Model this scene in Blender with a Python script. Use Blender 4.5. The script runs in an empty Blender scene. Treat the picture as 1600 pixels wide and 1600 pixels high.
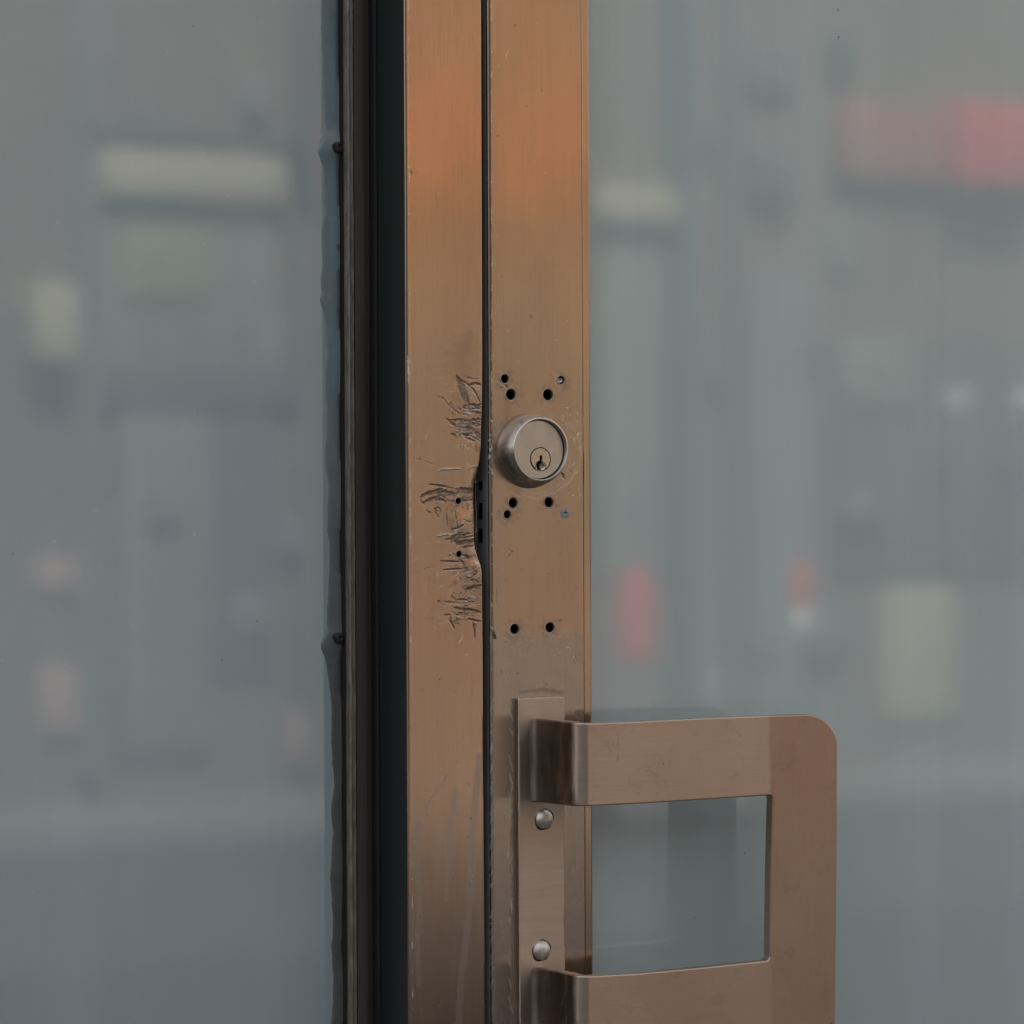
import bpy, bmesh, math, random
import numpy as np
from mathutils import Vector, Matrix

random.seed(7); RNG = np.random.RandomState(11)
SC = bpy.context.scene
COL = SC.collection
rad = math.radians

# ------------------------------------------------------------------ camera
FPX = 5250.0                    # focal length in photograph pixels (1600 wide)
YAW = rad(30); ROLL = math.atan(7 / 1600)
TARGET = Vector((0, 0, 1.15)); DIST = 1.70
Dv = Vector((math.sin(YAW), math.cos(YAW), 0))
Rv0 = Vector((math.cos(YAW), -math.sin(YAW), 0)); Zv = Vector((0, 0, 1))
Rv = Rv0 * math.cos(ROLL) - Zv * math.sin(ROLL)
Uv = Zv * math.cos(ROLL) + Rv0 * math.sin(ROLL)
CAM = TARGET - Dv * DIST
cam = bpy.data.cameras.new('camera'); camo = bpy.data.objects.new('camera', cam); COL.objects.link(camo)
m = Matrix(((Rv.x, Uv.x, -Dv.x, CAM.x), (Rv.y, Uv.y, -Dv.y, CAM.y), (Rv.z, Uv.z, -Dv.z, CAM.z), (0, 0, 0, 1)))
camo.matrix_world = m
cam.sensor_width = 36; cam.lens = FPX / 1600 * 36; cam.clip_start = 0.05; cam.clip_end = 500
cam.dof.use_dof = True; cam.dof.focus_distance = 1.70; cam.dof.aperture_fstop = 8.8
SC.camera = camo

# ------------------------------------------------------------------ sky, sun, exposure
SUN_EL, SUN_AZ = rad(50), rad(-20)
w = bpy.data.worlds.new('World'); SC.world = w; w.use_nodes = True
nt = w.node_tree; nt.nodes.clear()
sky = nt.nodes.new('ShaderNodeTexSky'); sky.sky_type = 'NISHITA'; sky.sun_disc = False
sky.sun_elevation = SUN_EL; sky.sun_rotation = SUN_AZ; sky.air_density = 1.0; sky.dust_density = 4.0; sky.ozone_density = 1.0
bg = nt.nodes.new('ShaderNodeBackground'); bg.inputs[1].default_value = 0.15
wo = nt.nodes.new('ShaderNodeOutputWorld')
hs = nt.nodes.new('ShaderNodeHueSaturation'); hs.inputs['Saturation'].default_value = 0.35     # thin high cloud
nt.links.new(sky.outputs[0], hs.inputs['Color']); nt.links.new(hs.outputs[0], bg.inputs[0]); nt.links.new(bg.outputs[0], wo.inputs[0])
sl = bpy.data.lights.new('sun', 'SUN'); sl.energy = 3.0; sl.angle = rad(0.5); sl.color = (1, 0.93, 0.82)
so = bpy.data.objects.new('sun', sl); COL.objects.link(so)
sd = Vector((math.sin(SUN_AZ) * math.cos(SUN_EL), math.cos(SUN_AZ) * math.cos(SUN_EL), math.sin(SUN_EL)))
so.rotation_euler = sd.to_track_quat('Z', 'Y').to_euler(); so.location = (0, 3, 9)
vs = SC.view_settings; vs.view_transform = 'Standard'; vs.look = 'None'; vs.gamma = 1; vs.use_curve_mapping = False
vs.exposure = 1.06

# ------------------------------------------------------------------ pixel <-> place
def ray(u, v):
    return Dv + Rv * ((u - 800) / FPX) - Uv * ((v - 800) / FPX)
def P(u, v, y=0.0):
    r = ray(u, v); t = (y - CAM.y) / r.y
    return CAM + r * t
def PX(u, y=0.0, v=800): return P(u, v, y).x
def RF(u, v, Y=-11.0):          # where the street is that the glass mirrors at this pixel
    p = P(u, v, 0.02); r = ray(u, v); t = (Y - 0.02) / (-r.y)
    return p.x + r.x * t, p.z + r.z * t
def proj(X, Y, Z):              # numpy projection to photograph pixels
    dx, dy, dz = X - CAM.x, Y - CAM.y, Z - CAM.z
    d = dx * Dv.x + dy * Dv.y + dz * Dv.z
    return 800 + FPX * (dx * Rv.x + dy * Rv.y + dz * Rv.z) / d, 800 - FPX * (dx * Uv.x + dy * Uv.y + dz * Uv.z) / d

# ------------------------------------------------------------------ helpers
def tag(o, label=None, cat=None, group=None, kind=None):
    if label: o['label'] = label
    if cat: o['category'] = cat
    if group: o['group'] = group
    if kind: o['kind'] = kind
    return o
def empty(name, loc):
    o = bpy.data.objects.new(name, None); o.location = loc; o.empty_display_size = 0.05; COL.objects.link(o); return o
def par(o, parent):
    if parent:
        o.parent = parent
        wl = Vector(parent.location) if parent.type == 'EMPTY' else Vector((0, 0, 0))   # meshes carry world coordinates
        o.matrix_parent_inverse = Matrix.Translation(-wl)
    return o
def mesh_obj(name, verts, faces, mats, parent=None, smooth=False, midx=None):
    me = bpy.data.meshes.new(name); me.from_pydata([tuple(v) for v in verts], [], faces)
    if not isinstance(mats, (list, tuple)): mats = [mats]
    for mm in mats: me.materials.append(mm)
    if midx is not None: me.polygons.foreach_set('material_index', midx)
    if smooth: me.polygons.foreach_set('use_smooth', [True] * len(me.polygons))
    me.update()
    o = bpy.data.objects.new(name, me); COL.objects.link(o)
    return par(o, parent)
def bm_obj(name, bm, mat, parent=None, smooth_ang=None):
    bmesh.ops.recalc_face_normals(bm, faces=bm.faces)
    me = bpy.data.meshes.new(name); bm.to_mesh(me); bm.free()
    for mm in (mat if isinstance(mat, (list, tuple)) else [mat]): me.materials.append(mm)
    if smooth_ang is not None:
        me.polygons.foreach_set('use_smooth', [True] * len(me.polygons))
        try: me.set_sharp_from_angle(angle=rad(smooth_ang))
        except Exception: pass
    me.update()
    o = bpy.data.objects.new(name, me); COL.objects.link(o)
    return par(o, parent)
def boxb(bm, x0, x1, y0, y1, z0, z1, bev=0.0, seg=2):
    r = bmesh.ops.create_cube(bm, size=1)
    vsx = r['verts']
    bmesh.ops.scale(bm, verts=vsx, vec=(abs(x1 - x0), abs(y1 - y0), abs(z1 - z0)))
    bmesh.ops.translate(bm, verts=vsx, vec=((x0 + x1) / 2, (y0 + y1) / 2, (z0 + z1) / 2))
    if bev:
        ed = list({e for v in vsx for e in v.link_edges})
        bmesh.ops.bevel(bm, geom=ed, offset=bev, segments=seg, profile=0.5, affect='EDGES')
def box(name, x0, x1, y0, y1, z0, z1, mat, parent=None, bev=0.0):
    bm = bmesh.new(); boxb(bm, x0, x1, y0, y1, z0, z1, bev)
    return bm_obj(name, bm, mat, parent, 30 if bev else None)
def lathe(name, cx, cz, prof, mat, parent=None, n=96, smooth=35, closed_end=True, wob=None):
    """prof: list of (radius, y) turned about the axis along Y"""
    vs_, fs = [], []
    for (r, y) in prof:
        for k in range(n):
            a = 2 * math.pi * k / n
            rr = r * (1 + (wob(a) if wob else 0))
            vs_.append((cx + rr * math.cos(a), y, cz + rr * math.sin(a)))
    for i in range(len(prof) - 1):
        for k in range(n):
            a, b = i * n + k, i * n + (k + 1) % n
            fs.append((a, b, b + n, a + n))
    if closed_end: fs.append(tuple(range((len(prof) - 1) * n, len(prof) * n)))
    bm = bmesh.new(); bv = [bm.verts.new(v) for v in vs_]
    for f in fs: bm.faces.new([bv[i] for i in f])
    return bm_obj(name, bm, mat, parent, smooth)
def apply_bool(o, cutters, op='DIFFERENCE'):
    for c in cutters:
        md = o.modifiers.new('b', 'BOOLEAN'); md.operation = op; md.solver = 'EXACT'; md.object = c
    dg = bpy.context.evaluated_depsgraph_get(); dg.update()
    me = bpy.data.meshes.new_from_object(o.evaluated_get(dg), preserve_all_data_layers=True, depsgraph=dg)
    o.modifiers.clear(); o.data = me
    for c in cutters: bpy.data.objects.remove(c)
def prism(name, pts, y0, y1, mat, parent=None, bev=0.0):
    """pts in (x,z); extruded along y"""
    bm = bmesh.new()
    f = bm.faces.new([bm.verts.new((p[0], y0, p[1])) for p in pts])
    r = bmesh.ops.extrude_face_region(bm, geom=[f])
    bmesh.ops.translate(bm, verts=[g for g in r['geom'] if isinstance(g, bmesh.types.BMVert)], vec=(0, y1 - y0, 0))
    if bev: bmesh.ops.bevel(bm, geom=list(bm.edges), offset=bev, segments=2, affect='EDGES')
    return bm_obj(name, bm, mat, parent, 35)

# ------------------------------------------------------------------ materials
class NT:
    def __init__(s, name):
        s.m = bpy.data.materials.new(name); s.m.use_nodes = True; s.t = s.m.node_tree; s.t.nodes.clear()
        s.out = s.n('ShaderNodeOutputMaterial')
        s.b = s.n('ShaderNodeBsdfPrincipled'); s.l(s.b.outputs[0], s.out.inputs[0])
        s.tc = s.n('ShaderNodeTexCoord').outputs['Object']
    def n(s, t, **k):
        x = s.t.nodes.new(t)
        for a, b in k.items(): setattr(x, a, b)
        return x
    def l(s, a, b): s.t.links.new(a, b)
    def mapv(s, sc, loc=(0, 0, 0)):
        g = s.n('ShaderNodeMapping'); s.l(s.tc, g.inputs[0]); g.inputs['Scale'].default_value = sc; g.inputs['Location'].default_value = loc
        return g.outputs[0]
    def noise(s, sc, scale=1.0, det=4, rough=0.55, dist=0, loc=(0, 0, 0)):
        g = s.n('ShaderNodeTexNoise'); s.l(s.mapv(sc, loc), g.inputs['Vector'])
        g.inputs['Scale'].default_value = scale; g.inputs['Detail'].default_value = det
        g.inputs['Roughness'].default_value = rough; g.inputs['Distortion'].default_value = dist
        return g.outputs[0]
    def ramp(s, fac, stops, interp='LINEAR'):
        r = s.n('ShaderNodeValToRGB'); r.color_ramp.interpolation = interp
        els = r.color_ramp.elements
        while len(els) < len(stops): els.new(0.5)
        for e, (p, c) in zip(els, stops):
            e.position = p; e.color = c if len(c) == 4 else (*c, 1)
        s.l(fac, r.inputs[0]); return r.outputs[0]
    def mix(s, fac, a, b, mode='MIX'):
        x = s.n('ShaderNodeMix', data_type='RGBA', blend_type=mode)
        for inp, val in ((x.inputs[0], fac), (x.inputs[6], a), (x.inputs[7], b)):
            if isinstance(val, (int, float)): inp.default_value = val
            elif isinstance(val, (tuple, list)): inp.default_value = (*val, 1) if len(val) == 3 else val
            else: s.l(val, inp)
        return x.outputs[2]
    def math(s, op, a, b=None, clamp=False):
        x = s.n('ShaderNodeMath', operation=op, use_clamp=clamp)
        for i, v in enumerate((a, b)):
            if v is None: continue
            if isinstance(v, (int, float)): x.inputs[i].default_value = v
            else: s.l(v, x.inputs[i])
        return x.outputs[0]
    def attr(s, name):
        return s.n('ShaderNodeAttribute', attribute_name=name).outputs['Fac']
    def bump(s, h, strength, dist, prev=None):
        x = s.n('ShaderNodeBump'); x.inputs['Strength'].default_value = strength; x.inputs['Distance'].default_value = dist
        s.l(h, x.inputs['Height'])
        if prev is not None: s.l(prev, x.inputs['Normal'])
        return x.outputs[0]
    def set(s, **k):
        for a, v in k.items():
            i = s.b.inputs[a.replace('_', ' ')]
            if isinstance(v, (int, float)): i.default_value = v
            elif isinstance(v, (tuple, list)): i.default_value = (*v, 1) if len(v) == 3 else v
            else: s.l(v, i)
        return s
G3 = lambda v: (v, v, v)

def aniso(s, tan, amt=0.85):
    c = s.n('ShaderNodeCombineXYZ')
    for i in range(3): c.inputs[i].default_value = tan[i]
    s.l(c.outputs[0], s.b.inputs['Tangent']); s.b.inputs['Anisotropic'].default_value = amt
def metal(name, c1, c2, rough=0.30, brush=(1400, 1400, 14), brush_amt=0.05, patch=9.0, aging=0.25, tan=(1, 0, 0)):
    """brushed, tarnished bronze; brush = noise scale along x, y, z"""
    s = NT(name)
    big = s.noise((1, 1, 0.6), patch, 4, 0.6, 0.6)
    col = s.mix(s.ramp(big, [(0.35, G3(0)), (0.68, G3(1))]), c1, c2)
    med = s.noise((1, 1, 0.35), 24, 4, 0.55, 0.4, (3, 1, 2))
    col = s.mix(s.math('MULTIPLY', s.ramp(med, [(0.45, G3(0)), (0.75, G3(1))]), aging), col, tuple(c * 0.70 for c in c1))
    br = s.noise(brush, 1.0, 3, 0.6)
    col = s.mix(brush_amt * 7, col, s.ramp(br, [(0.3, G3(0.6)), (0.7, G3(1.15))]), 'MULTIPLY')
    br2 = s.noise(tuple(q * (.3 if q > 100 else .35) for q in brush), 1.0, 4, 0.7, 0, (4, 2, 1))
    col = s.mix(brush_amt * 5, col, s.ramp(br2, [(0.3, G3(0.7)), (0.7, G3(1.12))]), 'MULTIPLY')
    stain = s.attr('stain'); dirt = s.attr('dirt'); bare = s.attr('bare')
    col = s.mix(s.math('MULTIPLY', stain, 0.8), col, (0.53, 0.445, 0.395))
    fine = s.noise((1, 1, 1), 900, 3, 0.6)
    dcol = s.ramp(fine, [(0.35, (0.055, 0.037, 0.026)), (0.65, (0.20, 0.135, 0.092))])
    col = s.mix(dirt, col, dcol)
    col = s.mix(bare, col, (0.97, 0.90, 0.80))
    r0 = s.math('ADD', s.math('MULTIPLY', med, 0.10), rough - 0.05)
    r0 = s.math('ADD', r0, s.math('MULTIPLY', dirt, 0.30))
    r0 = s.math('ADD', r0, s.math('MULTIPLY', stain, 0.14))
    met = s.math('SUBTRACT', s.math('SUBTRACT', 1.0, s.math('MULTIPLY', bare, 0.5)), s.math('MULTIPLY', dirt, 0.7), True)
    r0 = s.math('ADD', r0, s.math('MULTIPLY', bare, 0.2))
    nb = s.bump(br, 0.12, 0.00004)
    nb = s.bump(s.noise((1, 1, 0.45), 26, 3, 0.5), 0.11, 0.0012, nb)
    aniso(s, tan)
    s.set(Base_Color=col, Metallic=met, Roughness=r0, Normal=nb)
    return s.m
M_JAMB = metal('bronze_vertical_brushed', (0.56, 0.378, 0.260), (0.49, 0.340, 0.250), 0.17, brush_amt=.035)
M_STILE = metal('bronze_door_stile', (0.54, 0.382, 0.268), (0.46, 0.345, 0.262), 0.19, brush_amt=.03)
M_PLATE = metal('worn_bronze_plate', (0.64, 0.53, 0.44), (0.60, 0.48, 0.39), 0.36, (50, 1400, 1400), 0.025, tan=(0, 0, 1))

def handle_metal():
    s = NT('polished_bronze_handle')
    big = s.noise((1, 1, 1), 14, 4, 0.6, 0.5, (5, 0, 0))
    col = s.mix(s.ramp(big, [(0.35, G3(0)), (0.7, G3(1))]), (0.64, 0.50, 0.40), (0.60, 0.44, 0.33))
    # darker tarnish that covers the whole upright of the grip, ending in a ragged line at the corner welds
    sep = s.n('ShaderNodeSeparateXYZ'); s.l(s.tc, sep.inputs[0])
    wob = s.math('MULTIPLY', s.math('SUBTRACT', s.noise((1, 1, 1), 60, 3), 0.5), 0.004)
    xx = s.math('ADD', sep.outputs[0], wob)
    mr = s.n('ShaderNodeMapRange'); s.l(xx, mr.inputs[0])
    mr.inputs[1].default_value = TARN_X - 0.0010; mr.inputs[2].default_value = TARN_X + 0.0010
    tb = s.math('MULTIPLY', mr.outputs[0], s.ramp(s.noise((1, 1, 0.6), 22, 3, 0.6), [(0.30, G3(0.45)), (0.65, G3(1))]))
    col = s.mix(s.math('MULTIPLY', tb, 0.75), col, (0.43, 0.275, 0.20))
    # dark reflection painted on the returns, with a ragged worn edge at the bend
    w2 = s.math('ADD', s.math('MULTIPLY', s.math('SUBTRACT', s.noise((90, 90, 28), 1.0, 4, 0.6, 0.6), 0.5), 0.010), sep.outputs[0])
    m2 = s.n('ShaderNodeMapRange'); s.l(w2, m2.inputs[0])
    m2.inputs[1].default_value = DARK_REFL_X - .0012; m2.inputs[2].default_value = DARK_REFL_X + .0012; m2.inputs[3].default_value = 1; m2.inputs[4].default_value = 0
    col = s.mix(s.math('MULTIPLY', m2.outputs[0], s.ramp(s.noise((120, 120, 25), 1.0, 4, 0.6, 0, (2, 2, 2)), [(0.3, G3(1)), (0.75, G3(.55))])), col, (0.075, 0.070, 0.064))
    med = s.noise((1, 1, 1), 110, 6, 0.7, 0.8)
    col = s.mix(s.math('MULTIPLY', s.ramp(med, [(0.56, G3(0)), (0.72, G3(1))]), 0.5), col, (0.33, 0.24, 0.18))
    br = s.noise((30, 30, 1500), 1.0, 3, 0.6)
    bh = s.noise((25, 25, 1100), 1.0, 3, 0.6); bv = s.noise((1100, 1100, 25), 1.0, 4, 0.65)
    st_ = s.mix(mr.outputs[0], bh, bv)
    col = s.mix(0.35, col, s.ramp(st_, [(0.3, G3(0.82)), (0.7, G3(1.10))]), 'MULTIPLY')
    col = s.mix(s.ramp(s.noise((1, 1, 1), 11, 3, 0.5, 0.3, (8, 1, 3)), [(0.40, G3(0)), (0.70, G3(.6))]), col, (0.50, 0.37, 0.29))
    sp = s.n('ShaderNodeTexVoronoi'); s.l(s.mapv((1, 1, 1)), sp.inputs['Vector']); sp.inputs['Scale'].default_value = 70
    speck = s.ramp(sp.outputs['Distance'], [(0.035, G3(1)), (0.06, G3(0))])
    col = s.mix(s.math('MULTIPLY', speck, 0.8), col, (0.10, 0.06, 0.04))
    nb = s.bump(br, 0.15, 0.00005); nb = s.bump(med, 0.10, 0.0004, nb); nb = s.bump(s.noise((1, 1, 1), 22, 2, 0.5, 0, (1, 5, 1)), 0.16, 0.002, nb)
    aniso(s, (0, 0, 1), 0.6)
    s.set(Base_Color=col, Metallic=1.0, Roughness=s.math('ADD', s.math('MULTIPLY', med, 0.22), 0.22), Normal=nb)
    return s.m
TARN_X = PX(1204, -0.040, 1400); DARK_REFL_X = PX(841, -0.0046, 1200) + .0022
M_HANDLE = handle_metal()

def plain_metal(name, c, rough, sc=300, bump=0.1, dirtc=None, amt=0.4, tan=None):
    s = NT(name)
    nz = s.noise((1, 1, 1), sc, 5, 0.6)
    col = s.mix(s.math('MULTIPLY', s.ramp(nz, [(0.42, G3(0)), (0.7, G3(1))]), amt), c, dirtc or tuple(x * 0.5 for x in c))
    if tan: aniso(s, tan, .8)
    s.set(Base_Color=col, Metallic=1.0, Roughness=s.math('ADD', s.math('MULTIPLY', nz, 0.2), rough - 0.1), Normal=s.bump(nz, bump, 0.0003))
    return s.m
M_LOCK = plain_metal('satin_nickel', (0.76, 0.71, 0.64), 0.25, 60, 0.0, amt=0.1, tan=(0, 1, 0))
M_LOCKFACE = plain_metal('satin_nickel_face', (0.62, 0.56, 0.49), 0.36, 160, 0.05, amt=0.15)
M_PLUG = plain_metal('worn_brass_plug', (0.62, 0.53, 0.40), 0.28, 400, 0.1, amt=0.3)
M_SCREW = plain_metal('worn_steel_screw', (0.80, 0.73, 0.64), 0.46, 700, 0.5, amt=0.45)

def paint(name, c1, c2, rough=0.5, sc=30, bump=0.2, spec=0.5, stretch=(1, 1, 1), bdist=0.0005):
    s = NT(name); nz = s.noise(stretch, sc, 5, 0.6)
    s.set(Base_Color=s.mix(s.ramp(nz, [(0.35, G3(0)), (0.65, G3(1))]), c1, c2), Roughness=rough, Normal=s.bump(nz, bump, bdist))
    s.b.inputs['Specular IOR Level'].default_value = spec
    return s.m
M_CAVITY = paint('dark_cavity', (0.010, 0.007, 0.006), (0.02, 0.014, 0.01), 0.9, 400, spec=0.1)  # shade inside holes and keyhole put in as near-black colour
M_CHANNEL = paint('black_painted_channel', (0.020, 0.022, 0.021), (0.028, 0.030, 0.026), 0.42, 25, 0.1, 0.4, (1, 1, 0.2))
M_GROOVE = paint('dark_groove', (0.022, 0.020, 0.013), (0.035, 0.030, 0.020), 0.65, 40, 0.2, 0.3, (1, 1, 0.1))
M_BEAD = paint('brown_glazing_bead', (0.075, 0.056, 0.047), (0.105, 0.080, 0.067), 0.45, 60, 0.3, 0.5, (1, 1, 0.15))
M_RIDGE = paint('weathered_bronze_ridge', (0.12, 0.090, 0.062), (0.27, 0.215, 0.16), 0.34, 420, 0.5, 0.8, (1, 1, 0.2))
M_STRIP = paint('grey_weather_strip', (0.035, 0.035, 0.037), (0.06, 0.058, 0.058), 0.45, 80, 0.3, 0.5, (1, 1, 0.1))
M_EDGE = paint('dark_door_edge', (0.26, 0.25, 0.24), (0.38, 0.37, 0.35), 0.30, 120, 0.2, 0.8, (1, 1, 0.06))
M_RUBBER = paint('black_rubber', (0.008, 0.008, 0.008), (0.014, 0.014, 0.014), 0.6, 80)

def sealant_mat():
    s = NT('old_silicone_sealant')
    sep = s.n('ShaderNodeSeparateXYZ'); s.l(s.tc, sep.inputs[0])
    z = s.math('ADD', sep.outputs[2], s.math('MULTIPLY', s.noise((1, 1, 1), 40, 3), 0.04))
    mr = s.n('ShaderNodeMapRange'); s.l(z, mr.inputs[0]); mr.inputs[1].default_value = 1.06; mr.inputs[2].default_value = 1.25
    nz = s.noise((1, 1, 0.3), 120, 5, 0.6)
    a = s.mix(nz, (0.17, 0.225, 0.23), (0.27, 0.33, 0.335)); b = s.mix(nz, (0.075, 0.078, 0.072), (0.16, 0.155, 0.14))
    s.set(Base_Color=s.mix(mr.outputs[0], b, a), Roughness=0.24, Normal=s.bump(nz, 0.6, 0.0010))
    return s.m
M_SEAL = sealant_mat()

def glass_mat(name, film1, film2, ior=1.85):
    """mirror-like shopfront glass over a grey privacy film, with dust and wipe marks"""
    s = NT(name)
    big = s.noise((1, 1, 1), 3.0, 3, 0.5, 0.3)
    col = s.mix(big, film1, film2)
    streak = s.noise((26, 26, 1.2), 1.0, 4, 0.6, 0.3)
    col = s.mix(s.math('MULTIPLY', s.ramp(streak, [(0.45, G3(0)), (0.75, G3(1))]), 0.30), col, tuple(x * 1.35 for x in film1))
    dust = s.noise((1, 1, 1), 14, 6, 0.65, 1.0)
    col = s.mix(s.math('MULTIPLY', s.ramp(dust, [(0.42, G3(0)), (0.72, G3(1))]), 0.22), col, (0.55, 0.55, 0.50))
    def specks(sc, th, dens, loc):
        v = s.n('ShaderNodeTexVoronoi'); s.l(s.mapv((1, 1, 1), loc), v.inputs['Vector']); v.inputs['Scale'].default_value = sc
        a = s.ramp(v.outputs['Distance'], [(th * 0.6, G3(1)), (th, G3(0))])
        sp = s.n('ShaderNodeSeparateColor'); s.l(v.outputs['Color'], sp.inputs[0])
        reg = s.ramp(s.noise((1, 1, 1), 9, 2, 0.5, 0, loc), [(0.50, G3(0)), (0.62, G3(1))])
        return s.math('MULTIPLY', s.math('MULTIPLY', a, s.math('GREATER_THAN', sp.outputs[0], dens - .12)), reg)
    w1 = specks(150, 0.085, 0.72, (0.3, 0, 0.1)); d1 = specks(60, 0.045, 0.72, (1.3, 0, 2.1))
    col = s.mix(s.math('MULTIPLY', w1, 0.5), col, (0.75, 0.74, 0.66)); col = s.mix(d1, col, (0.03, 0.028, 0.03))
    rr = s.math('ADD', s.math('MULTIPLY', s.ramp(dust, [(0.4, G3(0)), (0.7, G3(1))]), 0.010), 0.030)
    s.set(Base_Color=col, Roughness=0.6, Specular_IOR_Level=0.0)
    s.b.inputs['Coat Weight'].default_value = 1.0; s.b.inputs['Coat IOR'].default_value = ior
    s.l(rr, s.b.inputs['Coat Roughness'])
    return s.m
M_GLASS = glass_mat('filmed_glass', (0.385, 0.455, 0.455), (0.42, 0.485, 0.485))
M_GLASS_R = glass_mat('filmed_glass_door', (0.46, 0.54, 0.52), (0.50, 0.575, 0.545))

# ------------------------------------------------------------------ setting: road, pavements, kerb
def matte(name, c, var=0.85, sc=3, rough=0.8):
    return paint(name, c, tuple(x * var for x in c), rough, sc, 0.1, 0.3)
M_ASPH = matte('asphalt', (0.075, 0.085, 0.098), 0.75, 0.7); M_PAVE = matte('paving', (0.15, 0.15, 0.15), 0.8, 4); M_KERB = matte('kerb_stone', (0.32, 0.31, 0.30))
M_FOOT = matte('pale_paving', (0.27, 0.265, 0.26), 0.8, 1.5)
st = lambda o: tag(o, kind='structure')
st(box('ground', -60, 60, -60, 60, -0.30, -0.15, matte('bare_ground', (0.12, 0.115, 0.10))))
st(box('road', -30, 40, -10.25, -2.6, -0.149, -0.12, M_ASPH))
st(box('pavement_near', -30, 40, -2.44, -0.02, -0.14, 0.0, M_PAVE))
st(box('pavement_far', -30, 40, -11.0, -10.38, -0.14, 0.0, M_FOOT))
st(box('kerb_near', -30, 40, -2.6, -2.44, -0.14, 0.003, M_KERB, bev=0.01))
st(box('kerb_far', -30, 40, -10.38, -10.25, -0.14, 0.003, M_KERB, bev=0.01))

# ------------------------------------------------------------------ the building across the street, seen mirrored in the glass
FY = -11.0
bld = empty('shop_building', (7, FY - 2, 0))
tag(bld, 'warm grey building across the street mirrored blurred in the panes', 'building')
M_WALL = matte('render_wall', (0.24, 0.215, 0.195), 0.85, 0.6)
M_WALLUP = matte('warm_upper_wall', (0.31, 0.245, 0.185), 0.85, 0.6)
M_TRIM = matte('stone_trim', (0.28, 0.27, 0.25))
M_DARKW = paint('dark_shop_glass', (0.12, 0.13, 0.14), (0.15, 0.16, 0.16), 0.1, 2)
M_PALE = matte('pale_panel', (0.33, 0.35, 0.29))
box('wall', 3.3, 26, FY - 6, FY, 0.0, 1.95, M_WALL, bld)
box('upper_wall', 3.3, 26, FY - 6, FY, 1.95, 6.5, M_WALLUP, bld)
nb_ = empty('added_dark_building', (-4, FY, 0)); tag(nb_, 'dark building added further left across the street to darken the lock and handle reflections', 'building')  # unseen; put in so the handle arms and lock mirror something dark
M_DK = paint('dark_cladding', (0.030, 0.032, 0.034), (0.045, 0.045, 0.045), 0.7, 2)
box('wall', -26, 3.29, FY - 6, FY + .3, 0.0, 5.0, M_DK, nb_)
for kk in range(8): box('fin', -20 + kk * 2.8, -19.8 + kk * 2.8, FY + .301, FY + .5, 0.0, 4.9, M_CHANNEL, nb_)
def fac(name, u0, v0, u1, v1, mat, d=0.04, parent=bld, bev=0.01, y=FY):
    um, vm = (u0 + u1) / 2, (v0 + v1) / 2
    xa, xb = RF(u0, vm, y)[0], RF(u1, vm, y)[0]; za, zb = RF(um, v1, y)[1], RF(um, v0, y)[1]
    return box(name, xa, xb, y + 0.003, y + d, max(za, 0.01), zb, mat, parent, bev)
fac('pilaster_or_shade', 1034, -150, 1064, 1215, M_DARKW, 0.10); fac('pilaster_or_shade', 120, -100, 150, 1215, M_TRIM, 0.10)  # dark one at right: a column's shadow built as a solid strip
fac('pilaster_or_shade', 470, 330, 492, 1215, M_TRIM, 0.08); fac('pilaster_or_shade', 1160, 420, 1250, 1120, M_TRIM, 0.06)
fac('display_window', 155, 322, 440, 585, M_PALE, 0.03)
fac('window', 930, 360, 1030, 900, M_PALE, 0.03); fac('window', 1305, 525, 1420, 640, M_PALE, 0.03)
fac('window', 1290, 330, 1330, 430, M_PALE, 0.03)
fac('door', 190, 645, 335, 1180, M_TRIM, 0.05); fac('door', 1290, 655, 1600, 900, M_DARKW, 0.03)
fac('window', 345, 640, 430, 1060, M_DARKW, 0.03); fac('lintel', 140, 590, 460, 636, M_DARKW, 0.06)
fac('lintel', 130, 205, 470, 232, M_DARKW, 0.10)
for k in range(10):
    x = 4 + k * 2.2
    f = box('window', x, x + 1.1, FY - 0.0, FY + 0.05, 4.2, 5.8, M_DARKW, bld); box('sill', x - 0.1, x + 1.2, FY, FY + 0.12, 4.08, 4.19, M_TRIM, f)
for u_, v0_, v1_ in ((232, 322, 585), (300, 322, 585), (372, 322, 585), (982, 360, 900), (1392, 655, 900), (1500, 655, 900), (262, 645, 1180)):
    fac('mullion', u_ - 4, v0_, u_ + 4, v1_, M_TRIM, 0.05)
for k in range(26):
    u_ = RNG.choice([RNG.uniform(-40, 480), RNG.uniform(1075, 1340)]); v_ = RNG.uniform(20, 1090); a_, b_ = RNG.uniform(16, 70), RNG.uniform(16, 90)
    c_ = RNG.uniform(.12, .34); fac('wall_box', u_, v_, u_ + a_, v_ + b_, matte('box_paint', (c_ * RNG.uniform(.9, 1.15), c_, c_ * RNG.uniform(.85, 1.1)), .85, 3), RNG.uniform(.02, .12))
fac('drain_pipe', 1118, -80, 1130, 1200, M_WALL, 0.14); fac('drain_pipe', 468, -80, 476, 330, M_TRIM, 0.14)
def sign(name, rect, mat, label, cat, d=0.12):
    o = fac(name, *rect, mat, d, None, 0.02); tag(o, label, cat); return o
M_RED = matte('red_sign', (0.90, 0.10, 0.08)); M_DRED = matte('dull_red_sign', (0.50, 0.18, 0.14)); M_YEL = matte('cream_sign', (0.72, 0.66, 0.46))
M_ORG = matte('orange_awning_cloth', (0.95, 0.29, 0.08)); M_GRN = matte('green_poster', (0.40, 0.44, 0.27)); M_PINK = matte('pink_poster', (0.60, 0.42, 0.38))
M_WHT = matte('white_globe', (0.88, 0.88, 0.84)); M_BEI = matte('beige_board', (0.54, 0.50, 0.36))
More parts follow.
